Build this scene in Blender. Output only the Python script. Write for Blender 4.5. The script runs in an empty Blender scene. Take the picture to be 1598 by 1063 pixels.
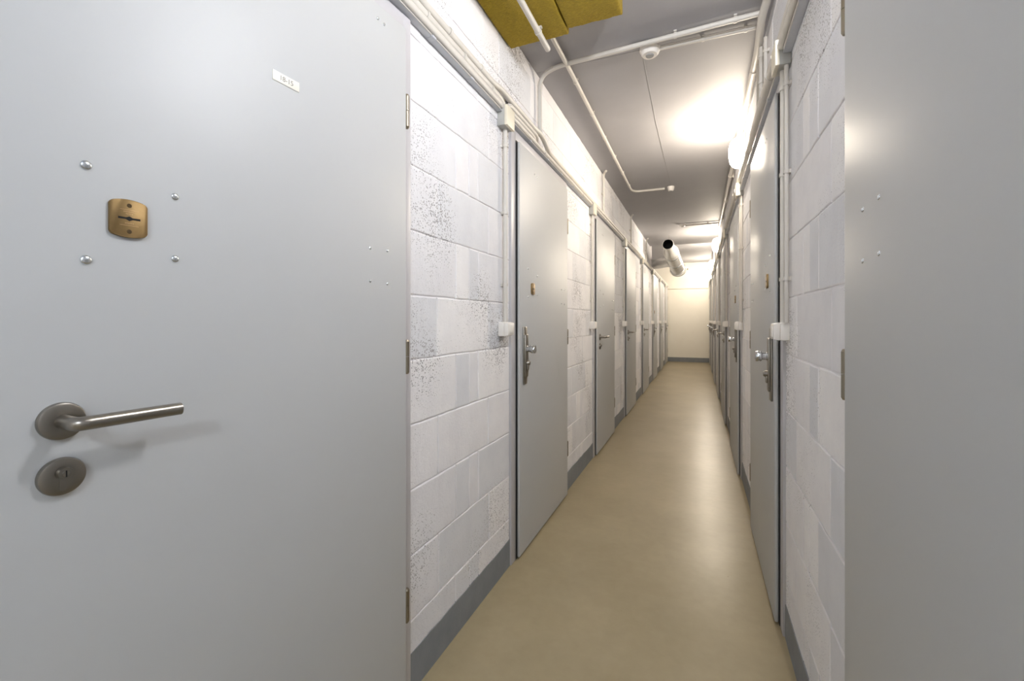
import bpy, bmesh, math, random
from mathutils import Vector, Matrix
random.seed(7)
S = bpy.context.scene
COL = S.collection
PI = math.pi

# ------------------------------------------------------------------ camera
CAM_H = 1.142
FPX = 700.0
YAW = math.atan(291.0 / FPX)
cd = bpy.data.cameras.new('camera'); cam = bpy.data.objects.new('camera', cd); COL.objects.link(cam)
cam.location = (0, 0, CAM_H); cam.rotation_euler = (PI/2, 0, YAW)
cd.sensor_width = 36.0; cd.lens = 36.0 * FPX / 1598.0
cd.shift_y = -31.5 / 1598.0; cd.clip_start = 0.02
S.camera = cam

# ------------------------------------------------------------------ world, exposure
w = bpy.data.worlds.new('world'); S.world = w; w.use_nodes = True
w.node_tree.nodes['Background'].inputs[0].default_value = (0.8, 0.85, 1, 1)
w.node_tree.nodes['Background'].inputs[1].default_value = 0.05
S.view_settings.view_transform = 'Standard'; S.view_settings.look = 'None'
S.view_settings.gamma = 1.0; S.view_settings.exposure = 0.0
S.view_settings.use_curve_mapping = False
LAMP_WARM = (1.0, 0.875, 0.71); LAMP_NEUTRAL = (0.96, 0.97, 1.0); LAMP_COOL = (0.80, 0.90, 1.0)
#            y, strength, colour    (wall lamps along the right side; the cool one, unseen behind the camera, is added fill)
LAMPS = [(-1.6, 300, LAMP_COOL), (0.95, 205, LAMP_NEUTRAL), (3.36, 235, LAMP_WARM), (7.35, 250, LAMP_WARM),
         (10.0, 225, LAMP_WARM), (12.3, 225, LAMP_WARM)]
S.cycles.max_bounces = 14; S.cycles.diffuse_bounces = 9; S.cycles.glossy_bounces = 5

# ------------------------------------------------------------------ dimensions
XL, XR = -0.813, 0.290           # wall faces
CEIL, CEIL2, YSTEP = 2.49, 2.72, 8.5
YB, YE = -2.5, 13.2
BEND = math.radians(4.4); Y1 = 1.093       # the two nearest doors stand where the corridor widens a little
BENDR = math.radians(2.9); Y1R = 1.064
def near_x(side, y):
    if side < 0: return -math.tan(BEND)*max(0, Y1-y)
    return math.tan(BENDR)*max(0, Y1R-y)
DOORW, DOORH = 0.85, 1.995
LEFT_NEAR = [1.986, 3.76, 5.447, 7.164, 8.864, 10.58, 12.30]
RIGHT_NEAR = [1.93, 3.665, 5.39, 7.11, 8.83, 10.55, 12.27]
ORD = ['first', 'second', 'third', 'fourth', 'fifth', 'sixth', 'seventh', 'eighth']

# ------------------------------------------------------------------ materials
def mat(name, col, rough=0.5, metal=0.0, **k):
    m = bpy.data.materials.new(name); m.use_nodes = True
    b = m.node_tree.nodes['Principled BSDF']
    b.inputs['Base Color'].default_value = (*col, 1); b.inputs['Roughness'].default_value = rough
    b.inputs['Metallic'].default_value = metal
    for a, v in k.items(): b.inputs[a.replace('_', ' ')].default_value = v
    return m
def N(m, t, **k):
    n = m.node_tree.nodes.new(t)
    for a, v in k.items(): setattr(n, a, v)
    return n
def L(m, a, b): m.node_tree.links.new(a, b)
def coords(m, scale=(1, 1, 1), kind='Object'):
    tc = N(m, 'ShaderNodeTexCoord'); mp = N(m, 'ShaderNodeMapping'); mp.inputs['Scale'].default_value = scale
    L(m, tc.outputs[kind], mp.inputs[0]); return mp.outputs[0]
def noise(m, vec, scale, detail=4, rough=0.5):
    n = N(m, 'ShaderNodeTexNoise'); n.inputs['Scale'].default_value = scale
    n.inputs['Detail'].default_value = detail; n.inputs['Roughness'].default_value = rough
    L(m, vec, n.inputs['Vector']); return n.outputs['Fac']
def ramp(m, fac, stops):
    r = N(m, 'ShaderNodeValToRGB'); e = r.color_ramp.elements
    while len(e) < len(stops): e.new(0.5)
    for i, (p, c) in enumerate(stops): e[i].position = p; e[i].color = (*c, 1)
    L(m, fac, r.inputs[0]); return r.outputs[0]
def bump(m, h, strength, dist=0.002, prev=None):
    b = N(m, 'ShaderNodeBump'); b.inputs['Strength'].default_value = strength; b.inputs['Distance'].default_value = dist
    L(m, h, b.inputs['Height'])
    if prev: L(m, prev, b.inputs['Normal'])
    return b.outputs['Normal']
def bsdf(m): return m.node_tree.nodes['Principled BSDF']

def m_block():
    m = mat('painted_block', (0.8, 0.8, 0.8), 0.75)
    v = coords(m)
    at = N(m, 'ShaderNodeAttribute', attribute_name='tone')
    base = ramp(m, at.outputs['Fac'], [(0.0, (0.76, 0.77, 0.80)), (0.45, (0.85, 0.84, 0.86)), (1.0, (0.91, 0.90, 0.905))])
    # pores of the block: open, unpainted dots, denser on some patches
    vo = N(m, 'ShaderNodeTexVoronoi'); vo.inputs['Scale'].default_value = 150; L(m, v, vo.inputs['Vector'])
    patch = noise(m, v, 2.3, 2)
    jit = noise(m, v, 60, 2)
    a1 = N(m, 'ShaderNodeMath', operation='MULTIPLY_ADD'); L(m, patch, a1.inputs[0]); a1.inputs[1].default_value = 0.9; a1.inputs[2].default_value = -0.375
    a2 = N(m, 'ShaderNodeMath', operation='MULTIPLY'); L(m, a1.outputs[0], a2.inputs[0]); L(m, jit, a2.inputs[1])
    lt = N(m, 'ShaderNodeMath', operation='MULTIPLY'); lt.inputs[1].default_value = 3.6; L(m, a2.outputs[0], lt.inputs[0])
    cmp_ = N(m, 'ShaderNodeMath', operation='LESS_THAN'); L(m, vo.outputs['Distance'], cmp_.inputs[0]); L(m, lt.outputs[0], cmp_.inputs[1])
    mx = N(m, 'ShaderNodeMix', data_type='RGBA'); L(m, cmp_.outputs[0], mx.inputs[0]); L(m, base, mx.inputs[6]); mx.inputs[7].default_value = (0.38, 0.37, 0.375, 1)
    blot = ramp(m, noise(m, v, 9, 5, 0.6), [(0.3, (0.93, 0.93, 0.94)), (0.65, (1, 1, 1))])
    mu = N(m, 'ShaderNodeMix', data_type='RGBA', blend_type='MULTIPLY'); mu.inputs[0].default_value = 1
    L(m, mx.outputs[2], mu.inputs[6]); L(m, blot, mu.inputs[7]); L(m, mu.outputs[2], bsdf(m).inputs['Base Color'])
    n1 = bump(m, noise(m, v, 110, 6, 0.7), 0.75, 0.003)
    n2 = bump(m, noise(m, coords(m, (1, 1, 0.35)), 28, 4), 0.5, 0.004, n1)
    inv = N(m, 'ShaderNodeMath', operation='SUBTRACT'); inv.inputs[0].default_value = 1; L(m, cmp_.outputs[0], inv.inputs[1])
    n3 = bump(m, inv.outputs[0], 0.6, 0.002, n2)
    L(m, n3, bsdf(m).inputs['Normal'])
    return m
def m_floor():
    m = mat('floor_epoxy', (0.4, 0.33, 0.24), 0.35)
    v = coords(m)
    c = ramp(m, noise(m, v, 1.6, 6, 0.62), [(0.3, (0.335, 0.275, 0.165)), (0.5, (0.37, 0.307, 0.19)), (0.72, (0.42, 0.35, 0.22))])
    sc = ramp(m, noise(m, coords(m, (1, 1, 1)), 22, 4, 0.6), [(0.25, (0.93, 0.93, 0.92)), (0.7, (1, 1, 1))])
    sp = N(m, 'ShaderNodeTexVoronoi'); sp.inputs['Scale'].default_value = 7; L(m, v, sp.inputs['Vector'])
    spot = ramp(m, sp.outputs['Distance'], [(0.012, (0.6, 0.56, 0.5)), (0.026, (1, 1, 1))])
    mu = N(m, 'ShaderNodeMix', data_type='RGBA', blend_type='MULTIPLY'); mu.inputs[0].default_value = 1
    L(m, c, mu.inputs[6]); L(m, sc, mu.inputs[7])
    mu2 = N(m, 'ShaderNodeMix', data_type='RGBA', blend_type='MULTIPLY'); mu2.inputs[0].default_value = 1
    L(m, mu.outputs[2], mu2.inputs[6]); L(m, spot, mu2.inputs[7])
    L(m, mu2.outputs[2], bsdf(m).inputs['Base Color'])
    r = N(m, 'ShaderNodeMapRange'); r.inputs['To Min'].default_value = 0.27; r.inputs['To Max'].default_value = 0.37
    L(m, noise(m, v, 5, 5), r.inputs['Value']); L(m, r.outputs[0], bsdf(m).inputs['Roughness'])
    L(m, bump(m, noise(m, v, 30, 4), 0.15, 0.002), bsdf(m).inputs['Normal'])
    return m
def m_plain(name, c1, c2, rough=0.8, sc=4, bsc=80, bs=0.2, **k):
    m = mat(name, c1, rough, **k); v = coords(m)
    L(m, ramp(m, noise(m, v, sc, 5, 0.6), [(0.3, c1), (0.7, c2)]), bsdf(m).inputs['Base Color'])
    if bs: L(m, bump(m, noise(m, v, bsc, 4), bs, 0.002), bsdf(m).inputs['Normal'])
    return m
def m_wool():
    m = mat('mineral_wool', (0.42, 0.30, 0.04), 0.95)
    v = coords(m, (1, 1, 1))
    n = noise(m, coords(m, (1, 4, 1)), 90, 6, 0.75)
    L(m, ramp(m, n, [(0.3, (0.20, 0.135, 0.004)), (0.52, (0.37, 0.255, 0.010)), (0.75, (0.55, 0.39, 0.030))]), bsdf(m).inputs['Base Color'])
    L(m, bump(m, n, 0.9, 0.006), bsdf(m).inputs['Normal'])
    return m

M = dict(
    block=m_block(), floor=m_floor(),
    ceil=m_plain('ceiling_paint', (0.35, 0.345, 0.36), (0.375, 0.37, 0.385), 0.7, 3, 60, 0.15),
    end=m_plain('end_wall_paint', (0.85, 0.81, 0.72), (0.88, 0.845, 0.76), 0.7, 3, 60, 0.12),
    skirt=m_plain('skirting_paint', (0.195, 0.215, 0.235), (0.24, 0.255, 0.275), 0.6, 12, 60, 0.3),
    door=m_plain('door_paint', (0.49, 0.50, 0.505), (0.505, 0.515, 0.52), 0.46, 2, 260, 0.02),
    frame=m_plain('frame_paint', (0.50, 0.49, 0.51), (0.53, 0.52, 0.54), 0.4, 4, 100, 0.03),
    gap_shade=mat('painted_gap_shade', (0.02, 0.02, 0.022), 0.6),  # near-black colour for the shade in the gap round the leaf
    steel=m_plain('brushed_steel', (0.27, 0.25, 0.22), (0.32, 0.295, 0.26), 0.32, 14, 200, 0.03, metal=1.0),
    zinc=m_plain('zinc_rivet', (0.66, 0.70, 0.73), (0.72, 0.75, 0.78), 0.25, 40, 200, 0.03, metal=1.0),
    chrome=m_plain('satin_chrome', (0.60, 0.62, 0.64), (0.66, 0.68, 0.70), 0.22, 14, 200, 0.02, metal=1.0),
    brass=m_plain('bronze_plate', (0.235, 0.155, 0.065), (0.27, 0.18, 0.08), 0.42, 30, 300, 0.05, metal=0.85),
    brasslight=mat('engraved_bronze', (0.55, 0.36, 0.20), 0.4, 0.8),
    hinge=mat('hinge_brass', (0.30, 0.26, 0.20), 0.4, 0.9),
    black=mat('dark_opening', (0.006, 0.006, 0.007), 0.8),
    plate=mat('number_plate', (0.86, 0.84, 0.76), 0.4),
    ink=mat('plate_lettering', (0.26, 0.24, 0.21), 0.6),
    pvc=m_plain('conduit_plastic', (0.60, 0.575, 0.53), (0.65, 0.62, 0.575), 0.45, 8, 90, 0.03),
    pvcw=m_plain('white_plastic', (0.80, 0.77, 0.73), (0.83, 0.80, 0.76), 0.4, 8, 90, 0.02),
    boxy=m_plain('yellowed_plastic', (0.74, 0.69, 0.56), (0.78, 0.73, 0.61), 0.45, 10, 90, 0.02),
    grey=m_plain('grey_channel', (0.50, 0.52, 0.56), (0.56, 0.575, 0.61), 0.45, 12, 90, 0.05),
    screw=mat('dark_screw', (0.09, 0.06, 0.03), 0.4, 0.8),
    boxgrey=m_plain('aged_grey_plastic', (0.38, 0.38, 0.36), (0.44, 0.44, 0.42), 0.5, 10, 90, 0.03),
    wool=m_wool(),
    duct=m_plain('galvanised_duct', (0.70, 0.69, 0.66), (0.80, 0.79, 0.76), 0.42, 9, 60, 0.1, metal=0.55),
    slot=mat('detector_grille', (0.30, 0.30, 0.30), 0.6),
)
def m_glass(name, col, st):
    m = mat(name, (0.9, 0.9, 0.9), 0.3)
    b = bsdf(m); b.inputs['Emission Color'].default_value = (*col, 1); b.inputs['Emission Strength'].default_value = st
    return m

# ------------------------------------------------------------------ helpers
def new_obj(name, me, parent=None):
    o = bpy.data.objects.new(name, me); COL.objects.link(o)
    if parent is not None: o.parent = parent
    return o
def tag(o, label=None, cat=None, group=None, kind=None):
    if label: o['label'] = label
    if cat: o['category'] = cat
    if group: o['group'] = group
    if kind: o['kind'] = kind
    return o
def empty(name, loc=(0, 0, 0), rz=0.0):
    o = bpy.data.objects.new(name, None); COL.objects.link(o); o.location = loc; o.rotation_euler = (0, 0, rz)
    o.empty_display_size = 0.1
    return o
class B:
    """collects shapes of one mesh"""
    def __init__(s): s.bm = bmesh.new()
    def box(s, x0, x1, y0, y1, z0, z1, bev=0.0, seg=2):
        t = bmesh.new(); bmesh.ops.create_cube(t, size=1)
        for v in t.verts:
            v.co = Vector(((x0+x1)/2 + v.co.x*abs(x1-x0), (y0+y1)/2 + v.co.y*abs(y1-y0), (z0+z1)/2 + v.co.z*abs(z1-z0)))
        if bev: bmesh.ops.bevel(t, geom=t.edges[:], offset=bev, segments=seg, profile=0.5, affect='EDGES')
        s.merge(t); return s
    def merge(s, t):
        me = bpy.data.meshes.new('tmp'); t.to_mesh(me); t.free(); s.bm.from_mesh(me); bpy.data.meshes.remove(me)
    def lathe(s, prof, origin, axis, n=24, start=None):
        """prof: list of (r, h) along axis"""
        ax = Vector(axis).normalized(); o = Vector(origin)
        u = ax.orthogonal().normalized(); v = ax.cross(u)
        rings = []
        for r, h in prof:
            if r < 1e-6: rings.append([s.bm.verts.new(o + ax*h)])
            else: rings.append([s.bm.verts.new(o + ax*h + (u*math.cos(2*PI*i/n) + v*math.sin(2*PI*i/n))*r) for i in range(n)])
        for a, b in zip(rings, rings[1:]):
            if len(a) == 1 and len(b) == 1: continue
            for i in range(n):
                j = (i+1) % n
                if len(a) == 1: s.bm.faces.new((a[0], b[i], b[j]))
                elif len(b) == 1: s.bm.faces.new((a[i], a[j], b[0]))
                else: s.bm.faces.new((a[i], a[j], b[j], b[i]))
        return s
    def tube(s, pts, r, n=12, fillet=0.0, cap=True, rfun=None):
        P = [Vector(p) for p in pts]
        if fillet and len(P) > 2:
            Q = [P[0]]
            for a, b, c in zip(P, P[1:], P[2:]):
                d1 = min(fillet, (b-a).length*0.49); d2 = min(fillet, (c-b).length*0.49)
                p1 = b + (a-b).normalized()*d1; p2 = b + (c-b).normalized()*d2
                for k in range(7):
                    t = k/6; Q.append(p1*(1-t)**2 + b*2*t*(1-t) + p2*t*t)
            Q.append(P[-1]); P = Q
        T = []
        for i in range(len(P)):
            a = P[max(i-1, 0)]; b = P[min(i+1, len(P)-1)]; T.append((b-a).normalized())
        u = T[0].orthogonal().normalized(); rings = []
        for i, p in enumerate(P):
            u = (u - T[i]*u.dot(T[i])).normalized(); v = T[i].cross(u)
            rr = rfun(i/(len(P)-1)) if rfun else r
            rings.append([s.bm.verts.new(p + (u*math.cos(2*PI*k/n) + v*math.sin(2*PI*k/n))*rr) for k in range(n)])
        for a, b in zip(rings, rings[1:]):
            for i in range(n):
                j = (i+1) % n; s.bm.faces.new((a[i], a[j], b[j], b[i]))
        if cap:
            s.bm.faces.new(rings[0][::-1]); s.bm.faces.new(rings[-1])
        return s
    def prism(s, pts, y0, y1, bev=0.0):
        """outline in x,z extruded along y"""
        t = bmesh.new(); a = [t.verts.new((p[0], y0, p[1])) for p in pts]; b = [t.verts.new((p[0], y1, p[1])) for p in pts]
        t.faces.new(a); t.faces.new(b[::-1]); n = len(pts)
        for i in range(n): t.faces.new((a[i], b[i], b[(i+1) % n], a[(i+1) % n]))
        if bev:
            es = [e for e in t.edges if (e.verts[0].co.y > (y0+y1)/2) == (y1 > y0) and (e.verts[1].co.y > (y0+y1)/2) == (y1 > y0)]
            bmesh.ops.bevel(t, geom=es, offset=bev, segments=2, profile=0.5, affect='EDGES')
        s.merge(t); return s
    def mesh(s, name, material, mirror=False, smooth=True, angle=35):
        bm = s.bm
        if mirror:
            for v in bm.verts: v.co.y = -v.co.y
        bmesh.ops.recalc_face_normals(bm, faces=bm.faces[:])
        if smooth:
            for f in bm.faces: f.smooth = True
            for e in bm.edges:
                if len(e.link_faces) == 2 and e.calc_face_angle(0) > math.radians(angle): e.smooth = False
        me = bpy.data.meshes.new(name); bm.to_mesh(me); bm.free(); me.materials.append(material)
        return me
    def obj(s, name, material, parent=None, **k): return new_obj(name, s.mesh(name, material, **k), parent)
def duplicate(root):
    r = root.copy(); COL.objects.link(r)
    for ch in list(root.children):
        c = ch.copy(); COL.objects.link(c); c.parent = r
        for g in list(ch.children):
            d = g.copy(); COL.objects.link(d); d.parent = c
    return r
def struct(o, label, cat): return tag(o, label, cat, kind='structure')

# ================================================================== THE SHELL
struct(B().box(-1.7, 0.9, YB-0.2, YE+0.2, -0.15, 0.0).obj('floor', M['floor'], smooth=False),
       'beige painted concrete floor running the length of the corridor', 'floor')
c = B(); G = 0.0035
c.box(-1.5, 0.9, YB-0.2, 2.31-G/2, CEIL, 3.0); c.box(-1.3, 0.5, 2.31+G/2, YSTEP, CEIL, 3.0)
c.box(-1.7, 0.5, YSTEP, YE+0.2, CEIL2, 3.0); c.box(-1.25, 0.5, 2.30, 2.32, CEIL+0.02, 3.0)
struct(c.obj('ceiling', M['ceil'], smooth=False), 'pale grey concrete ceiling above the corridor', 'ceiling')

def block_wall(name, side, label):
    """painted block masonry; side=-1 left, +1 right.  one mesh"""
    rnd = random.Random(11 + side)
    bm = bmesh.new(); tone = bm.loops.layers.color.new('tone')
    X = XL if side < 0 else XR
    near = LEFT_NEAR if side < 0 else RIGHT_NEAR
    def setc(f, t):
        for l in f.loops: l[tone] = (t, t, t, 1)
    D = 0.0045
    def quadbox(x0, x1, y0, y1, z0, z1, t=0.8):
        q = bmesh.ops.create_cube(bm, size=1)['verts']
        for v in q: v.co = Vector(((x0+x1)/2+v.co.x*(x1-x0), (y0+y1)/2+v.co.y*(y1-y0), (z0+z1)/2+v.co.z*(z1-z0)))
        fs = set(f for v in q for f in v.link_faces)
        for f in fs: setc(f, t)
        return q
    back = X + side*D
    outer = X + side*0.25
    lo, hi = min(back, outer), max(back, outer)
    if side < 0:
        quadbox(lo, hi, Y1+0.01, 8.85, 0, CEIL+0.02); quadbox(lo, hi, YSTEP, 8.85, CEIL, CEIL2)
        quadbox(lo, hi, 8.85, YE, 0, 2.16)
    else:
        quadbox(lo, hi, Y1R+0.01, YE, 0, CEIL+0.02); quadbox(lo, hi, YSTEP, YE, CEIL, CEIL2)
    def block(y0, y1, z0, z1, t):
        if y1-y0 < 0.02 or z1-z0 < 0.015: return
        g = 0.0016
        y0 += g; y1 -= g; z0 += g; z1 -= g
        out = []
        ny = max(1, int((y1-y0)/0.035)); nz = max(1, int((z1-z0)/0.035))
        for i in range(ny): out.append((y0+(y1-y0)*i/ny, z0))
        for i in range(nz): out.append((y1, z0+(z1-z0)*i/nz))
        for i in range(ny): out.append((y1-(y1-y0)*i/ny, z1))
        for i in range(nz): out.append((y0, z1-(z1-z0)*i/nz))
        out = [(a+rnd.uniform(-.0014, .0014), b+rnd.uniform(-.0014, .0014)) for a, b in out]
        cy, cz = (y0+y1)/2, (z0+z1)/2; dep = rnd.uniform(-0.0008, 0.0012)
        def ins(p, d):
            a = p[0] + (d if p[0] < y0+0.004 else (-d if p[0] > y1-0.004 else 0))
            b = p[1] + (d if p[1] < z0+0.004 else (-d if p[1] > z1-0.004 else 0)); return a, b
        A = [bm.verts.new((back, a, b)) for a, b in out]
        C1 = [bm.verts.new((X+side*(0.0013+dep), *ins(p, 0.0009))) for p in out]
        C2 = [bm.verts.new((X+side*dep, *ins(p, 0.0035))) for p in out]
        n = len(out)
        for P, Q in ((A, C1), (C1, C2)):
            for i in range(n):
                f = bm.faces.new((P[i], P[(i+1) % n], Q[(i+1) % n], Q[i])); setc(f, max(t, .75))
        f = bm.faces.new(C2); setc(f, t)
    # segments of masonry between the door frames
    segs = []
    prev = (Y1+0.041) if side < 0 else (1.064+0.041)
    for nr in near:
        segs.append((prev, nr-0.062)); prev = nr + DOORW + 0.041
    segs.append((prev, YE))
    for k in range(-1, 14):
        z0, z1 = 0.02+0.2*k, 0.22+0.2*k
        z0 = max(z0, 0.0); top = CEIL
        if z0 >= CEIL2: break
        if z1 <= 2.03:
            for (a, b) in segs:
                wdt = b-a
                if wdt < 0.1: continue
                cuts = [0.168, 0.565] if k % 2 else [0.287, 0.392, 0.472]
                if rnd.random() < 0.3 and a > 2: cuts = [0.19, 0.59] if k % 2 else [0.39, 0.60]
                ys = [a] + [a+q+rnd.uniform(-.006, .006) for q in cuts if q < wdt-0.04] + [b]
                for p, q in zip(ys, ys[1:]): block(p, q, z0, z1, rnd.choice([0.1, 0.3, 0.45, 0.6, 0.8, 0.9, 1.0]))
        else:
            y = Y1+0.012 if side < 0 else Y1R+0.012
            first = 0.30 if k % 2 else 0.10
            while y < YE-0.01:
                y2 = min(y + first, YE); first = 0.4
                ztop = min(z1, CEIL if y2 <= YSTEP+0.2 else CEIL2)
                if side < 0 and y2 > 8.85: ztop = min(ztop, 2.16)
                block(y, y2, z0, ztop, rnd.choice([0.3, 0.5, 0.6, 0.8, 0.9, 1.0])); y = y2
    if side < 0:
        q = quadbox(-0.30, -0.0045, -3.7, 0.0, 0, CEIL+0.02)
        rot = Matrix.Rotation(-BEND, 4, 'Z')
        for v in q: v.co = (rot @ v.co) + Vector((XL, Y1+0.015, 0))
    else:
        q = quadbox(0.0045, 0.30, -3.7, 0.0, 0, CEIL+0.02)
        rot = Matrix.Rotation(BENDR, 4, 'Z')
        for v in q: v.co = (rot @ v.co) + Vector((XR, Y1R+0.015, 0))
    bmesh.ops.recalc_face_normals(bm, faces=bm.faces[:])
    me = bpy.data.meshes.new(name); bm.to_mesh(me); bm.free(); me.materials.append(M['block'])
    o = new_obj(name, me); struct(o, label, 'wall'); return o
block_wall('wall_left', -1, 'white painted concrete block wall with steel doors on the left of the corridor')
block_wall('wall_right', 1, 'white painted concrete block wall carrying the lamps on the right')
e = B(); e.box(-1.7, 0.5, YE, YE+0.2, 0, 1.997); e.box(-1.7, 0.5, YE-0.010, YE+0.2, 2.011, CEIL2+0.02); e.box(-1.7, 0.5, YE+0.04, YE+0.2, 1.98, 2.03)
struct(e.obj('wall_end', M['end'], smooth=False), 'plain cream end wall closing the corridor with a joint line at door height', 'wall')
struct(B().box(-1.7, 0.9, YB-0.2, YB, 0, 3.0).obj('wall_back', M['end'], smooth=False), 'plain wall closing the corridor behind the camera', 'wall')
a = B(); a.box(-1.7, -1.5, 8.4, YE, 2.0, 2.75); a.box(-1.6, XL-0.20, 8.85, YE, 2.0, 2.16); a.box(-1.6, XL-0.2, 8.6, 8.85, 2.0, 2.75)
struct(a.obj('wall_alcove', M['ceil'], smooth=False), 'grey open recess high in the left wall behind the ventilation duct', 'wall')

# painted skirting
def skirting(name, side, near, y_first, label):
    b = B(); X = XL if side < 0 else XR; prev = y_first
    for nr in near + [YE+0.064]:
        y1 = min(nr-0.064, YE)
        if y1 - prev > 0.03:
            n = max(2, int((y1-prev)/0.06)); ys = [prev+(y1-prev)*i/n for i in range(n+1)]
            hs = [0.122+random.uniform(-.003, .003) for _ in ys]
            F = [[b.bm.verts.new((X-side*0.0025, y, z)) for y, z in ((y, 0.0), (y, h))] for y, h in zip(ys, hs)]
            K = [[b.bm.verts.new((X+side*0.006, y, z)) for y, z in ((y, 0.0), (y, h+0.002))] for y, h in zip(ys, hs)]
            for i in range(n):
                b.bm.faces.new((F[i][0], F[i+1][0], F[i+1][1], F[i][1])); b.bm.faces.new((F[i][1], F[i+1][1], K[i+1][1], K[i][1]))
                b.bm.faces.new((K[i][0], K[i][1], K[i+1][1], K[i+1][0])); b.bm.faces.new((F[i][0], K[i][0], K[i+1][0], F[i+1][0]))
            b.bm.faces.new((F[0][0], F[0][1], K[0][1], K[0][0])); b.bm.faces.new((F[-1][0], K[-1][0], K[-1][1], F[-1][1]))
        prev = nr + DOORW + 0.041
    struct(b.obj(name, M['skirt'], smooth=False), label, 'skirting')
skirting('baseboard_left', -1, LEFT_NEAR, Y1+0.041, 'dark grey painted skirting band along the foot of the left wall')
skirting('baseboard_right', 1, RIGHT_NEAR, 1.105, 'dark grey painted skirting band along the foot of the right wall')
struct(B().box(XL-0.01, XR+0.01, YE-0.006, YE+0.01, 0, 0.122).obj('baseboard_end', M['skirt'], smooth=False), 'dark grey painted skirting band along the foot of the end wall', 'skirting')

# ================================================================== DOORS
# local axes of a door: x from the hinge edge (far) to the latch edge (near), y out of the wall into the corridor
LF0, LF1 = 0.013, 0.0265       # leaf depth range
_cache = {}
def part(key, name, build, material, parent, mirror, **k):
    kk = (key, mirror)
    if kk not in _cache:
        b = B(); build(b); _cache[kk] = b.mesh(name, M[material], mirror=mirror, **k)
    return new_obj(name, _cache[kk], parent)
def rivet(b, x, z, r): b.lathe([(0, 0.0), (r, 0.0), (r*0.98, r*0.18), (r*0.82, r*0.36), (r*0.5, r*0.52), (0, r*0.58)], (x, LF1-0.0002, z), (0, 1, 0), 18)

def f_frame(b):
    W = DOORW
    b.box(W+0.004, W+0.060, -0.12, 0.009, 0, DOORH+0.052, 0.0025)
    b.box(-0.040, -0.003, -0.12, 0.009, 0, DOORH+0.052, 0.0025)
    b.box(-0.039, W+0.059, -0.12, 0.0088, DOORH+0.004, DOORH+0.0515, 0.0025)
    b.box(-0.02, W+0.02, -0.11, -0.006, 0, DOORH+0.03)
def f_gap_shade(b):  # dark strips standing in for the shadow gap between leaf and frame
    W = DOORW
    b.box(W-0.01, W+0.006, -0.008, 0.0115, 0.004, DOORH+0.004); b.box(-0.005, 0.01, -0.008, 0.0115, 0.004, DOORH+0.004)
    b.box(-0.004, W+0.005, -0.008, 0.011, DOORH-0.012, DOORH+0.006)
def f_leaf(b): b.box(0, DOORW, LF0, LF1, 0.010, DOORH, 0.0055, 4); b.box(0.012, DOORW-0.013, -0.004, LF0+0.001, 0.014, DOORH-0.014)
def f_hinge(b):
    b.tube([(-0.006, 0.022, -0.045), (-0.006, 0.022, 0.0)], 0.0075, 14); b.tube([(-0.006, 0.022, 0.0015), (-0.006, 0.022, 0.045)], 0.0075, 14)
    b.lathe([(0, 0.006), (0.005, 0.005), (0.0075, 0)], (-0.006, 0.022, 0.045), (0, 0, 1), 14)
    b.lathe([(0, 0.006), (0.005, 0.005), (0.0075, 0)], (-0.006, 0.022, -0.045), (0, 0, -1), 14)
    b.box(-0.02, -0.006, 0.008, 0.012, -0.04, -0.002)
# lever handle
def f_rose(b): b.lathe([(0, 0), (0.0265, 0), (0.0268, 0.004), (0.0255, 0.0078), (0.0235, 0.0088), (0.012, 0.0092), (0, 0.0092)], (0, LF1, 0), (0, 1, 0), 48)
def f_lever(b):
    y = LF1
    b.tube([(0, y+0.006, 0), (0, y+0.053, 0), (-0.128, y+0.053, 0.0)], 0.0097, 24, fillet=0.012)
def f_cyl(b):
    y = LF1+0.009
    b.lathe([(0, 0.0105), (0.0040, 0.0105), (0.0046, 0.0095), (0.0083, 0.0095), (0.0087, 0.008), (0.0087, 0)], (0, y, 0.006), (0, 1, 0), 28)
    b.prism([(-0.0045, 0.003), (0.0045, 0.003), (0.0045, -0.017), (0.002, -0.0195), (-0.002, -0.0195), (-0.0045, -0.017)], y-0.002, y+0.0012)
def f_slot(b):
    y = LF1+0.009
    b.box(-0.0008, 0.0008, y+0.001, y+0.0108, 0.0015, 0.0105)
# security plate
def f_plate(b):
    y = LF1
    b.box(-0.0225, 0.0225, y, y+0.008, -0.140, 0.140, 0.003); b.box(-0.0195, 0.0195, y+0.007, y+0.016, -0.104, 0.104, 0.004)
def f_knob(b): b.lathe([(0, 0), (0.0165, 0), (0.0165, 0.004), (0.0145, 0.006), (0.0145, 0.018), (0.0150, 0.020), (0.0195, 0.0215), (0.0205, 0.024), (0.0205, 0.0265), (0.0190, 0.0285), (0.0190, 0.030), (0.0205, 0.032), (0.0205, 0.040), (0.0190, 0.0425), (0.0165, 0.0430), (0, 0.0430)], (0, LF1+0.015, 0.032), (0, 1, 0), 36)
def f_pcyl(b):
    b.lathe([(0, 0.016), (0.008, 0.016), (0.0115, 0.012), (0.0135, 0.0)], (0, LF1+0.015, -0.036), (0, 1, 0), 26)
    b.box(-0.010, 0.010, LF1+0.014, LF1+0.023, -0.072, -0.036, 0.004)
def rrect_barrel(w, h, bulge, n=14):
    pts = []; hw, hh = w/2, h/2; r = 0.004
    for i in range(n+1):
        t = -1+2*i/n; x = t*hw; z = hh + bulge*(1-t*t)
        if i == 0: pts += [(-hw, hh-r), (-hw+r*0.3, hh-r*0.3)]
        elif i == n: pts += [(hw-r*0.3, hh-r*0.3), (hw, hh-r)]
        else: pts.append((x, z))
    return pts + [(-x, -z) for x, z in pts]
def f_brass(b): b.prism(rrect_barrel(0.050, 0.050, 0.005), LF1-0.0002, LF1+0.0055, 0.0012)
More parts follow.
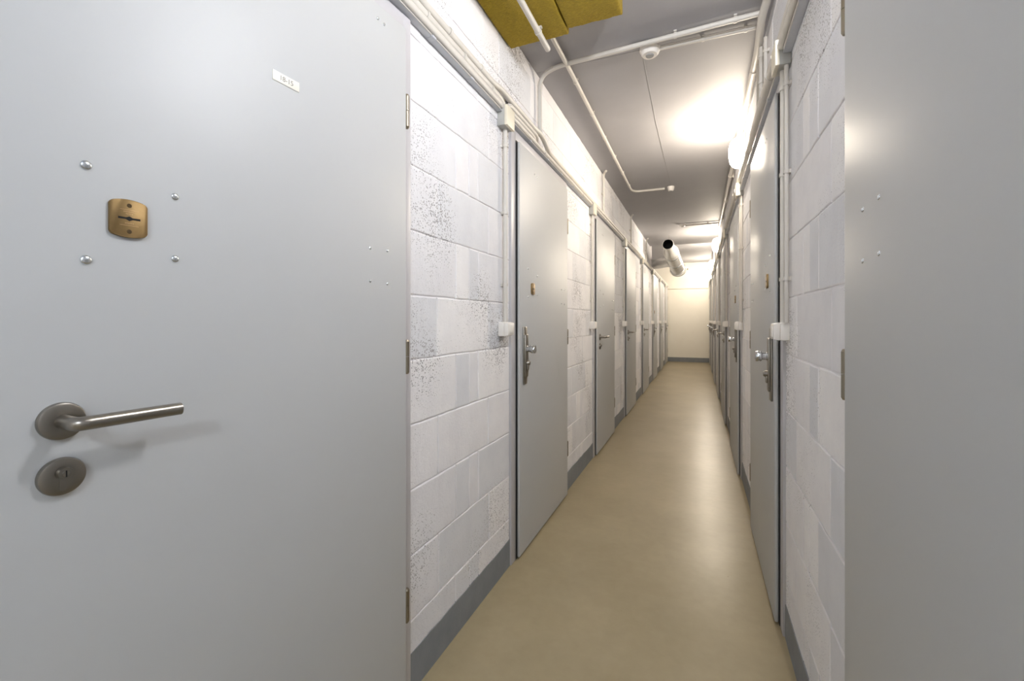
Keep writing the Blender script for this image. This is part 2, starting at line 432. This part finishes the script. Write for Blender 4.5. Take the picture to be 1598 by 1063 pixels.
def f_bscrew(b):
    for z in (-0.0205, 0.0205): b.lathe([(0, 0.0003), (0.0030, 0.0003), (0.0034, 0.0)], (0, LF1+0.0055, z), (0, 1, 0), 16)
def f_bslot(b):
    y = LF1+0.0055
    b.prism([(-0.0145, 0.0018), (-0.0045, 0.0014), (0, 0.0036), (0.0045, 0.0014), (0.0145, 0.0018), (0.0145, -0.0016), (0.0045, -0.0014), (0, -0.0040), (-0.0045, -0.0014), (-0.0145, -0.0016)], y-0.001, y+0.0003)
def f_bmarks(b):
    y = LF1+0.0054
    r = random.Random(3)
    for z, n, w in ((0.0105, 9, 0.016), (0.0072, 5, 0.010), (-0.0075, 6, 0.012)):
        for i in range(n):
            x = -w/2 + w*(i+0.5)/n
            b.box(x-0.0003, x+0.0003, y, y+0.00025, z-0.0009, z+0.0009)
            if r.random() < .6: b.box(x-0.0003, x+0.0007, y, y+0.00025, z-0.0009, z-0.0005)
            if r.random() < .6: b.box(x-0.0003, x+0.0007, y, y+0.00025, z+0.0005, z+0.0009)
    b.box(-0.0125, 0.0125, y, y+0.0002, -0.0113, -0.0108); b.box(-0.0125, 0.0125, y, y+0.0002, 0.0135, 0.0139)

def placed(o, x, z): o.location = (x, 0, z); return o
def make_door(mirror, kind, brass, rivets):
    """rivets: list of (x, z, r)"""
    d = empty('door')
    part('frame', 'door_frame', f_frame, 'frame', d, mirror)
    part('gap_shade', 'gap_shade', f_gap_shade, 'gap_shade', d, mirror)
    part('leaf', 'door_leaf', f_leaf, 'door', d, mirror)
    for z in (0.305, 1.035, 1.755):
        placed(part('hinge', 'hinge', f_hinge, 'hinge', d, mirror), 0, z)
    for x, z, r in rivets:
        placed(part(('rivet', r), 'rivet', lambda b, r=r: rivet(b, 0, 0, r), 'zinc', d, mirror), x, z)
    if brass:
        p = placed(part('brass', 'lock_plate', f_brass, 'brass', d, mirror), 0.669, 1.303)
        p['label'] = 'bronze lock plate with a horizontal slot'
        part('bslot', 'key_slot', f_bslot, 'black', p, mirror); part('bscrew', 'screw', f_bscrew, 'screw', p, mirror)
        part('bmarks', 'engraving', f_bmarks, 'brasslight', p, mirror)
    lx = 0.748
    if kind == 'lever':
        r = placed(part('rose', 'handle_rose', f_rose, 'steel', d, mirror), lx, 0.998)
        part('lever', 'lever', f_lever, 'steel', r, mirror)
        r = placed(part('rose', 'keyhole_rose', f_rose, 'steel', d, mirror), lx, 0.919)
        part('cyl', 'lock_cylinder', f_cyl, 'steel', r, mirror); part('slot', 'keyhole', f_slot, 'black', r, mirror)
    elif kind == 'knob':
        r = placed(part('plate', 'security_plate', f_plate, 'steel', d, mirror), lx+0.040, 0.970)
        part('knob', 'knob', f_knob, 'chrome', r, mirror); part('pcyl', 'lock_cylinder', f_pcyl, 'steel', r, mirror)
    return d
RV1 = [(0.720, 1.373, 0.0072), (0.602, 1.355, 0.0062), (0.720, 1.232, 0.0072), (0.602, 1.248, 0.0062),
       (0.145, 1.332, 0.0042), (0.080, 1.334, 0.0042), (0.145, 1.245, 0.0042), (0.080, 1.243, 0.0042),
       (0.117, 1.953, 0.0042), (0.093, 1.951, 0.0042)]
RV2 = [(0.735, 1.40, 0.005), (0.60, 1.375, 0.005), (0.735, 1.26, 0.005), (0.60, 1.275, 0.005),
       (0.145, 1.332, 0.0042), (0.080, 1.334, 0.0042), (0.145, 1.245, 0.0042), (0.080, 1.243, 0.0042),
       (0.640, 1.900, 0.0042), (0.600, 1.898, 0.0042)]
RV3 = RV1[:4] + [(0.158, 1.343, 0.0046), (0.092, 1.338, 0.0046), (0.158, 1.251, 0.0046), (0.092, 1.247, 0.0046), (0.117, 1.953, 0.0046), (0.093, 1.951, 0.0046)]
protos = {}
def proto(mirror, kind, brass, rv):
    k = (mirror, kind, brass, rv[0][0], rv[4][0])
    if k in protos: return duplicate(protos[k])
    protos[k] = make_door(mirror, kind, brass, rv); return protos[k]
RZ = -PI/2
# first door on the left, closest to the camera
d = proto(False, 'lever', True, RV1); d.location = (XL, Y1, 0); d.rotation_euler.z = RZ - BEND; d.name = 'door_1'
struct(d, 'large grey steel door filling the left foreground, with a lever handle, bronze lock plate and number plate', 'door')
pl = B().box(-0.0315, 0.0315, LF1-0.0003, LF1+0.0015, -0.0105, 0.0105, 0.0005).obj('number_plate', M['plate'], d)
pl.location = (0.390, 0, 1.655); pl['label'] = 'small cream plate with number'
fc = bpy.data.curves.new('num', 'FONT'); fc.body = '18-15'; fc.size = 0.0145; fc.extrude = 0.0002; fc.align_x = 'CENTER'; fc.align_y = 'CENTER'
fo = bpy.data.objects.new('num', fc); COL.objects.link(fo)
me = bpy.data.meshes.new_from_object(fo.evaluated_get(bpy.context.evaluated_depsgraph_get()))
bpy.data.objects.remove(fo)
# reading direction runs from the latch side (camera left) to the hinge side: local -x
for v in me.vertices: v.co = Vector((-v.co.x, LF1+0.0016+v.co.z, v.co.y))
me.materials.clear(); me.materials.append(M['ink'])
new_obj('lettering', me, pl)
LK = ['knob', 'lever', 'lever', 'lever', 'knob', 'knob', 'knob']
for i, nr in enumerate(LEFT_NEAR):
    d = proto(False, LK[i], i in (0, 4), RV2); d.location = (XL, nr+DOORW, 0); d.rotation_euler = (0, 0, RZ); d.name = 'door_%d' % (i+2)
    hw = {'knob': 'round knob on a long steel plate', 'lever': 'lever handle'}[LK[i]]
    struct(d, 'grey steel door with %s, %s door along the left wall from the camera' % (hw, ORD[i+1]), 'door')
# right side
d = proto(True, 'knob', True, RV3); d.location = (XR, Y1R, 0); d.rotation_euler = (0, 0, RZ + BENDR); d.name = 'door_9'
struct(d, 'grey steel door cut off by the right edge, with four rivets near its hinges', 'door')
RK = ['knob', 'knob', 'lever', 'lever', 'knob', 'knob', 'knob']
for i, nr in enumerate(RIGHT_NEAR):
    d = proto(True, RK[i], i < 2, RV2); d.location = (XR, nr+DOORW, 0); d.rotation_euler = (0, 0, RZ); d.name = 'door_%d' % (i+10)
    hw = {'knob': 'round knob on a long steel plate', 'lever': 'lever handle'}[RK[i]]
    struct(d, 'grey steel door with %s, %s door along the right wall from the camera' % (hw, ORD[i+1]), 'door')

# ================================================================== ELECTRICAL
H = lambda h: CAM_H + h
def clip_mesh(r, axis, wall):
    """saddle clip around a tube of radius r; axis = tube direction, wall = unit vector to the wall"""
    b = B(); ax = Vector(axis); wl = Vector(wall); sd = ax.cross(wl)
    b.lathe([(r+0.0005, -0.006), (r+0.003, -0.006), (r+0.003, 0.006), (r+0.0005, 0.006)], (0, 0, 0), ax, 16)
    def bx(p, e1, e2, e3):
        t = bmesh.new(); bmesh.ops.create_cube(t, size=1)
        for v in t.verts: v.co = Vector(p) + ax*v.co.x*e1 + sd*v.co.y*e2 + wl*v.co.z*e3
        b.merge(t)
    bx(wl*(r+0.004), 0.013, 2*r+0.008, 0.008)
    return b.mesh('pipe_clip', M['pvc'])
_clips = {}
def conduit(pts, r, label, clips=(), axis=(0, 0, 1), wall=(-1, 0, 0), fillet=0.04, group=None, material='pvc', name='conduit', n=14):
    o = B().tube(pts, r, n, fillet).obj(name, M[material])
    tag(o, label, 'conduit', group)
    k = (round(r, 4), axis, wall)
    if clips and k not in _clips: _clips[k] = clip_mesh(r, axis, wall)
    for p in clips:
        cobj = new_obj('pipe_clip', _clips[k], o); cobj.location = p
    return o
def junction_mesh(side, w, h, dep, lid):
    b = B(); s = -side       # into the corridor
    x0, x1 = (0, s*dep)
    b.box(min(x0, x1), max(x0, x1), -w/2, w/2, -h/2, h/2, 0.004); return b
def junction_box(y, z, side, label, group):
    X = XL if side < 0 else XR; s = -side; w = 0.043
    o = B().box(min(0, s*0.036), max(0, s*0.036), -w, w, -w, w, 0.003).obj('junction_box', M['boxgrey']); o.location = (X, y, z)
    B().box(min(s*0.034, s*0.048), max(s*0.034, s*0.048), -w-0.001, w+0.001, -w-0.001, w+0.001, 0.003).obj('lid', M['boxy'], o)
    tag(o, label, 'junction box', group); return o
def switch_box(y, z, side, label, group):
    X = XL if side < 0 else XR; s = -side; w = 0.037
    b = B().box(min(0, s*0.030), max(0, s*0.030), -w, w, -0.031, 0.031, 0.004)
    o = b.obj('switch_box', M['pvcw']); o.location = (X, y, z)
    t = B(); t.box(min(s*0.029, s*0.050), max(s*0.029, s*0.050), -w, w, -0.031, 0.031, 0.004)
    for v in t.bm.verts:
        if abs(v.co.x) > 0.035: v.co.z *= 0.9; v.co.y *= 0.94
    t.obj('cover', M['pvcw'], o)
    t = B(); t.box(min(s*0.049, s*0.053), max(s*0.049, s*0.053), -0.019, 0.019, -0.019, 0.019, 0.0015); t.obj('rocker', M['pvcw'], o)
    tag(o, label, 'switch box', group); return o
proto_j = {}; proto_s = {}
for side, near, word in ((-1, LEFT_NEAR, 'left'), (1, RIGHT_NEAR, 'right')):
    X = XL if side < 0 else XR; s = -side
    for i, nr in enumerate(near):
        yj = nr - 0.156 if side < 0 else nr - 0.125
        zj = H(0.895) if side < 0 else H(0.915)
        gj = 'junction boxes over the %s door frames' % word
        where = 'beside the %s door of the %s wall' % (ORD[i+1], word)
        lj = 'yellowed square junction box in the pipe run, %s' % where
        if side not in proto_j: proto_j[side] = o = junction_box(yj, zj, side, lj, gj)
        else:
            o = duplicate(proto_j[side]); o.location = (X, yj, zj); o['label'] = lj
        ls = 'small white plastic switch box at handle height, %s' % where
        if side not in proto_s: proto_s[side] = o = switch_box(yj+(0.015 if side > 0 else 0), 1.103, side, ls, 'switch boxes of the %s wall' % word)
        else:
            o = duplicate(proto_s[side]); o.location = (X, yj+(0.015 if side > 0 else 0), 1.103); o['label'] = ls
        zs = [1.285, 1.65, 1.95] if side > 0 else [1.30, 1.62, 1.92]
        wl = (float(side), 0.0, 0.0)
        xx = X + s*0.0165
        conduit([(xx, yj+0.008, 1.134), (xx, yj+0.008, zj-0.043)], 0.0098, 'upright white conduit rising to the junction box, %s' % where,
                [(xx, yj+0.008, z) for z in zs], wall=wl, group='upright conduits of the %s wall' % word)
        if side > 0 and i < 2:
            conduit([(X+s*0.0125, yj-0.030, 1.134), (X+s*0.0125, yj-0.030, zj-0.043)], 0.0068, 'thinner upright conduit hugging the wall, %s' % where,
                    [(X+s*0.0125, yj-0.030, z) for z in zs], wall=wl, group='thin upright conduits')
# ---- left bundle
xl = XL + 0.020
def yclips(x, z, y0, y1, st): 
    out = []; y = y0
    while y < y1: out.append((x, y, z)); y += st
    return out
AX = (0.0, 1.0, 0.0); WL = (-1.0, 0.0, 0.0); WR = (1.0, 0.0, 0.0)
LB = 'horizontal conduits of the left wall'
jy = [n-0.156 for n in LEFT_NEAR]
def channel(side, h0, h1, spans, word):
    X = XL if side < 0 else XR; s = -side
    for k, (a, b_) in enumerate(spans):
        n = max(1, round((b_-a)/0.262)); st = (b_-a)/n
        o = B().box(min(X, X+s*0.025), max(X, X+s*0.025), a, b_, H(h0), H(h1), 0.0015).obj('cable_channel', M['grey'])
        where = 'over the nearest %s door' % word if k == 0 else 'over the %s door of the %s wall' % (ORD[k], word)
        tag(o, 'grey cable channel with pale cover strips, ' + where, 'cable channel', 'cable channels of the %s wall' % word)
        for i in range(n):
            y = a + i*st
            B().box(min(X+s*0.0245, X+s*0.0275), max(X+s*0.0245, X+s*0.0275), y+0.006, y+st-0.024, H(h0)+0.001, H(h1)-0.001, 0.001).obj('cover_strip', M['pvc'], o)
            if i < n-1: B().box(min(X, X+s*0.0282), max(X, X+s*0.0282), y+st-0.020, y+st+0.002, H(h0)-0.0015, H(h1)+0.0005, 0.001).obj('coupler', M['grey'], o)
channel(-1, 0.910, 0.9155, [(0.98, jy[0]-0.045)] + [(jy[i]+0.045, jy[i+1]-0.045) for i in range(6)] + [(jy[6]+0.045, YE-0.02)], 'left')
conduit([(xl+near_x(-1, -0.8), -0.8, H(.9355)), (xl, 0.95, H(.9355)), (xl, jy[0]-0.04, H(.9355))], 0.0145, 'lowest round conduit over the large foreground door, ending in the first junction box', (), AX, WL, name='conduit', group=LB)
conduit([(xl+near_x(-1, -0.8), -0.8, H(.9605)), (xl, 0.95, H(.9605)), (xl, jy[0]-0.05, H(.9605)), (xl, jy[0]-0.015, H(.936))], 0.0130, 'conduit second from the bottom over the foreground door, bending down into the first junction box', yclips(xl, H(.9605), 1.2, 1.7, .24), AX, WL, 0.02, group=LB)
conduit([(xl+near_x(-1, -0.8), -0.8, H(.990)), (xl, 0.95, H(.990)), (xl, 1.70, H(.990)), (xl, 1.77, H(1.004)), (xl, 2.22, H(1.004)), (xl+0.012, 2.30, H(1.0)), (xl+0.012, 2.40, H(.960)), (xl, 2.47, H(.960)), (xl, YE-0.02, H(.960))],
        0.0135, 'topmost conduit of the left bundle, dipping in an S-bend above the second door', yclips(xl, H(.990), 1.1, 1.6, .24), AX, WL, 0.05, group=LB)
conduit([(xl, jy[0]+0.012, H(.951)), (xl, jy[0]+0.05, H(.978)), (xl, 2.25, H(.978)), (xl-0.03, 2.33, H(.978))], 0.0115, 'short conduit below the topmost one, ending at the S-bend', (), AX, WL, 0.03, group=LB)
conduit([(xl, jy[0]+0.03, H(.942)), (xl, jy[0]+0.10, H(.955)), (xl, 2.20, H(.955)), (xl-0.03, 2.32, H(.955))], 0.0105, 'short middle conduit leaving the first junction box to the S-bend', (), AX, WL, 0.03, group=LB)
for k in range(7):
    y0, y1 = jy[k]+0.044, (jy[k+1]-0.044 if k < 6 else YE-0.02)
    conduit([(xl, y0, H(.9325)), (xl, y1, H(.9325))], 0.0115, 'lowest round conduit just over the grey channel, above the %s left door' % ORD[k+1], [(xl, y0+0.5, H(.9325)), (xl, y1-0.3, H(.9325))], AX, WL, group=LB)
for side, word, y0, ang, hh in ((-1, 'left', 0.975, -BEND, (.911, .9205)), (1, 'right', 0.945, BENDR, (.9065, .916))):
    o = B().box(0 if side < 0 else -0.025, 0.025 if side < 0 else 0, -1.7, 0, H(hh[0]), H(hh[1]), 0.0015).obj('cable_channel', M['grey'])
    o.location = ((XL if side < 0 else XR) + near_x(side, y0), y0, 0); o.rotation_euler.z = ang
    tag(o, 'end piece of the grey cable channel above the nearest %s door, mostly out of view' % word, 'cable channel')
# ---- conduits that drop from the ceiling on the left wall
conduit([(XR-0.03, 2.205, H(1.331)), (-0.70, 2.262, H(1.331)), (-0.793, 2.295, H(1.31)), (-0.793, 2.30, H(1.022))], 0.0115,
        'long ceiling conduit crossing the corridor and bending down the left wall', [(-0.10, 2.226, H(1.331)), (0.15, 2.212, H(1.331))], (1.0, 0.0, 0.0), (0.0, 0.0, 1.0), 0.07)
for k, (y, lb) in enumerate(((4.08, 'conduit dropping from the ceiling edge beyond the second left door'), (5.87, 'conduit dropping from the ceiling edge above the fourth left door'), (7.68, 'conduit dropping from the ceiling edge above the fifth left door'))):
    conduit([(XL+0.05, y-0.05, H(1.338)), (XL+0.018, y, H(1.328)), (XL+0.018, y, H(.975))], 0.0098, lb, [(XL+0.018, y, H(1.15))], (0, 0, 1), WL, 0.03, group='short ceiling drops on the left wall')
# ---- ceiling conduits
UP = (0.0, 0.0, 1.0)
conduit([(-0.635, 0.3, H(1.238)), (-0.635, 1.955, H(1.238)), (-0.635, 2.03, H(1.325))][:2], 0.0125, 'white conduit clipped under the yellow insulation boards', [(-0.635, 1.40, H(1.238)), (-0.635, 1.82, H(1.238))], AX, UP)
conduit([(-0.632, 1.99, H(1.325)), (-0.632, 2.30, H(1.332)), (-0.635, 4.70, H(1.332)), (-0.60, 4.775, H(1.332)), (-0.315, 4.78, H(1.332))], 0.0112,
        'long ceiling conduit running beside the left wall to the small round detector', yclips(-0.634, H(1.332), 2.45, 4.6, 0.42) , AX, UP, 0.05)
conduit([(-0.175, 2.312, H(1.334)), (XR-0.03, 2.312, H(1.334))], 0.0085, 'thin ceiling conduit from the smoke detector to the right wall', [(0.02, 2.312, H(1.334)), (0.2, 2.312, H(1.334))], (1.0, 0.0, 0.0), UP)
conduit([(-0.17, 6.73, H(1.330)), (XR-0.03, 6.73, H(1.330))], 0.0115, 'far ceiling conduit crossing to the right wall', [(-0.05, 6.73, H(1.33)), (0.12, 6.73, H(1.33))], (1.0, 0.0, 0.0), UP)
tag(B().tube([(-0.262, 2.36, CEIL-0.001), (-0.268, 3.2, CEIL-0.001), (-0.257, 4.74, CEIL-0.001)], 0.0012, 6).obj('thin_cable', M['slot']), 'thin grey wire along the ceiling between the two detectors', 'cable')

def detector(x, y, r, h, label, cat='smoke detector', name='smoke_detector'):
    o = B().lathe([(0, 0), (r, 0), (r*1.0, h*0.35), (r*0.97, h*0.40), (r*0.97, h*0.46), (r*0.93, h*0.5), (r*0.86, h*0.80), (r*0.72, h), (r*0.48, h*1.02), (0, h*1.02)], (0, 0, 0), (0, 0, -1), 36).obj(name, M['pvcw'])
    o.location = (x, y, CEIL)
    B().lathe([(0, h*1.16), (r*0.36, h*1.14), (r*0.42, h*1.0)], (0, 0, 0), (0, 0, -1), 24).obj('sensor_cap', M['slot'], o)
    return tag(o, label, cat)
detector(-0.222, 2.31, 0.049, 0.038, 'round white smoke detector on the ceiling near the camera')
detector(-0.257, 4.79, 0.034, 0.042, 'small white round detector further along the ceiling')
detector(-0.207, 6.73, 0.040, 0.035, 'small pale detector at the end of the far ceiling conduit')

# ---- right bundle and its ceiling corner
xr = XR - 0.022; RB = 'horizontal conduits of the right wall'
jr = [n-0.125 for n in RIGHT_NEAR]
channel(1, 0.9065, 0.916, [(0.95, jr[0]-0.045)] + [(jr[i]+0.045, jr[i+1]-0.045) for i in range(6)] + [(jr[6]+0.045, YE-0.02)], 'right')
conduit([(xr-0.010+near_x(1, -0.6), -0.6, H(.9335)), (xr-0.006, 0.95, H(.9335)), (xr-0.006, jr[0]-0.04, H(.9335))], 0.0145, 'thick conduit entering the nearest junction box of the right wall', (), AX, WR, group=RB)
conduit([(xr+near_x(1, -0.6), -0.6, H(.978)), (xr, 0.95, H(.978)), (xr, YE-0.02, H(.978))], 0.0160, 'lower thick conduit above the right doors', yclips(xr, H(.978), 1.2, 12, 0.86), AX, WR, group=RB)
conduit([(xr, 1.97, H(1.009)), (xr, YE-0.02, H(1.009))], 0.0125, 'upper conduit above the right doors', yclips(xr, H(1.009), 2.3, 12, 0.86), AX, WR, group=RB)
conduit([(XR-0.028, 0.6, H(1.318)), (XR-0.028, 2.10, H(1.318)), (XR-0.040, 2.18, H(1.30)), (XR-0.030, 2.42, H(1.28)), (XR-0.026, 6.85, H(1.28))], 0.0165, 'thick conduit in the angle of right wall and ceiling',
        yclips(XR-0.028, H(1.28), 2.6, 6.8, 0.9), AX, WR, 0.06)
conduit([(XR-0.021, 2.5, H(1.318)), (XR-0.021, 6.85, H(1.318))], 0.010, 'thin conduit tucked against the ceiling above the thick corner conduit', (), AX, WR)
conduit([(XR-0.019, 2.36, H(1.262)), (XR-0.019, 2.36, H(1.024))], 0.0125, 'short upright conduit linking corner conduit and right bundle', [(XR-0.019, 2.36, H(1.22)), (XR-0.019, 2.36, H(1.10))], (0, 0, 1), WR, group='short uprights by the ceiling corner')
conduit([(XR-0.014, 2.28, H(1.262)), (XR-0.014, 2.28, H(1.024))], 0.0075, 'thin upright conduit beside the short upright one', [(XR-0.014, 2.28, H(1.20))], (0, 0, 1), WR, group='short uprights by the ceiling corner')
conduit([(XR-0.016, 2.52, H(1.262)), (XR-0.016, 2.52, H(1.024))], 0.009, 'second short upright conduit just beyond the first one', (), (0, 0, 1), WR, group='short uprights by the ceiling corner')
jc = B().lathe([(0, 0), (0.036, 0), (0.036, 0.03), (0.032, 0.036), (0, 0.036)], (XR-0.045, 1.86, CEIL), (0, 0, -1), 28).obj('round_junction_box', M['boxy'])
tag(jc, 'round junction box in the ceiling corner at the top of the photo', 'junction box')

# ================================================================== INSULATION BOARDS
def wool(x0, x1, y0, y1, label):
    t = bmesh.new(); nx, ny = 14, 36
    z0, z1 = H(1.262), CEIL-0.001
    o = B(); o.box(x0, x1, y0, y1, z0, z1, 0.006, 2)
    bmesh.ops.subdivide_edges(o.bm, edges=[e for e in o.bm.edges if e.calc_length() > 0.1], cuts=18, use_grid_fill=True)
    for v in o.bm.verts:
        if v.co.z < z1-0.01: v.co += Vector((random.uniform(-.0015, .0015), random.uniform(-.0025, .0025), random.uniform(-.0015, .0015)))
    t.free()
    ob = o.obj('insulation_board', M['wool'], angle=50); tag(ob, label, 'insulation board', 'yellow insulation boards on the ceiling')
wool(XL+0.006, -0.527, 0.5, 1.925, 'yellow mineral wool board on the ceiling, against the left wall')
wool(-0.523, -0.290, 0.5, 1.888, 'narrower yellow mineral wool board on the ceiling, nearer the middle')

# ================================================================== LAMPS
for i, (y, st, col) in enumerate(LAMPS):
    r = empty('wall_lamp', (XR + near_x(1, y), y, 2.265))
    b = B(); b.box(-0.022, 0, -0.062, 0.062, -0.115, 0.115, 0.010, 3)
    b.obj('lamp_base', M['pvcw'], r)
    # oval glass dome
    g = B(); prof = [(1.0, 0.020), (1.0, 0.040), (0.96, 0.060), (0.86, 0.078), (0.66, 0.092), (0.36, 0.100), (0.0, 0.102)]
    rings = []
    for q, d_ in prof:
        if q == 0: rings.append([g.bm.verts.new((-d_, 0, 0))])
        else: rings.append([g.bm.verts.new((-d_, 0.052*q*math.cos(t*2*PI/32), 0.105*q*math.sin(t*2*PI/32))) for t in range(32)])
    for A_, B_ in zip(rings, rings[1:]):
        for t in range(32):
            u = (t+1) % 32
            if len(B_) == 1: g.bm.faces.new((A_[t], A_[u], B_[0]))
            else: g.bm.faces.new((A_[t], A_[u], B_[u], B_[t]))
    g.obj('glass_dome', m_glass('lamp_glass_%s' % ORD[i], col, st), r)
    lb = {0: 'unseen oval wall lamp added behind the camera to light the near doors', 1: 'oval wall lamp above the nearest right-hand door, out of view overhead', 2: 'glowing oval wall lamp high on the right wall, closest in view',
          3: 'glowing oval wall lamp, second in view along the right wall', 4: 'glowing oval wall lamp, third in view, beside the duct', 5: 'glowing oval wall lamp closest to the end wall'}[i]
    tag(r, lb, 'lamp', 'oval bulkhead lamps on the right wall')

# ================================================================== VENTILATION DUCT
dr = empty('ventilation_duct', (-0.434, 7.42, H(1.17)))
tag(dr, 'silver metal ventilation duct with a black open end hanging under the ceiling', 'ventilation duct')
pts = []; n = 60
def rad(t):
    r0 = 0.080 + 0.040*min(1, max(0, (t-0.10)/0.10))
    return r0 + 0.0018*math.sin(t*140)
P0 = Vector((0, 0.05, 0)); P1 = Vector((0.085, 1.42, -0.225))
B().tube([P0.lerp(P1, i/n) for i in range(n+1)], 0.1, 32, cap=False, rfun=rad).obj('duct_body', M['duct'], dr)
cl = B(); dirv = (P1-P0).normalized()
cl.lathe([(0.078, 0.02), (0.078, -0.09), (0.082, -0.095), (0.086, -0.085), (0.086, -0.07), (0.081, -0.065), (0.081, 0.03)], P0, dirv, 32).obj('collar', M['duct'], dr)
cl = B(); cl.lathe([(0.0, 0.10), (0.0775, 0.10), (0.0775, -0.085)], P0, dirv, 32).obj('opening', M['black'], dr)
for t, nm in ((0.30, 'clamp_band'), (0.62, 'clamp_band'), (0.93, 'clamp_band')):
    B().lathe([(0.116, -0.012), (0.126, -0.012), (0.126, 0.012), (0.116, 0.012)], P0.lerp(P1, t), dirv, 32).obj(nm, M['chrome'], dr)
B().lathe([(0.115, -0.03), (0.142, -0.03), (0.145, -0.02), (0.145, 0.0), (0.13, 0.03), (0.09, 0.05), (0, 0.055)], P1, dirv, 32).obj('end_cap', M['duct'], dr)
# branch into the left wall
B().tube([P0.lerp(P1, 0.62)+Vector((-0.05, 0, 0)), P0.lerp(P1, 0.62)+Vector((-0.22, 0.25, 0.02)), P0.lerp(P1, 0.62)+Vector((-0.30, 0.75, 0.06)), P0.lerp(P1, 0.62)+Vector((-0.65, 1.05, 0.08))],
         0.095, 28, fillet=0.2, cap=True).obj('branch_duct', M['duct'], dr)
for t in (0.03, 0.80):
    p = P0.lerp(P1, t); B().tube([p+Vector((0, 0, 0.10)), (p.x, p.y, CEIL-0.001-H(1.17))], 0.002, 6).obj('hanger_rod', M['steel'], dr)
# bracket on the end wall by the duct
br = B().box(-0.02, 0.02, -0.012, 0, -0.02, 0.02, 0.003).obj('wall_bracket', M['hinge']); br.location = (-0.28, YE-0.004, H(1.40)); tag(br, 'small dark bracket high on the end wall beside the duct', 'bracket')
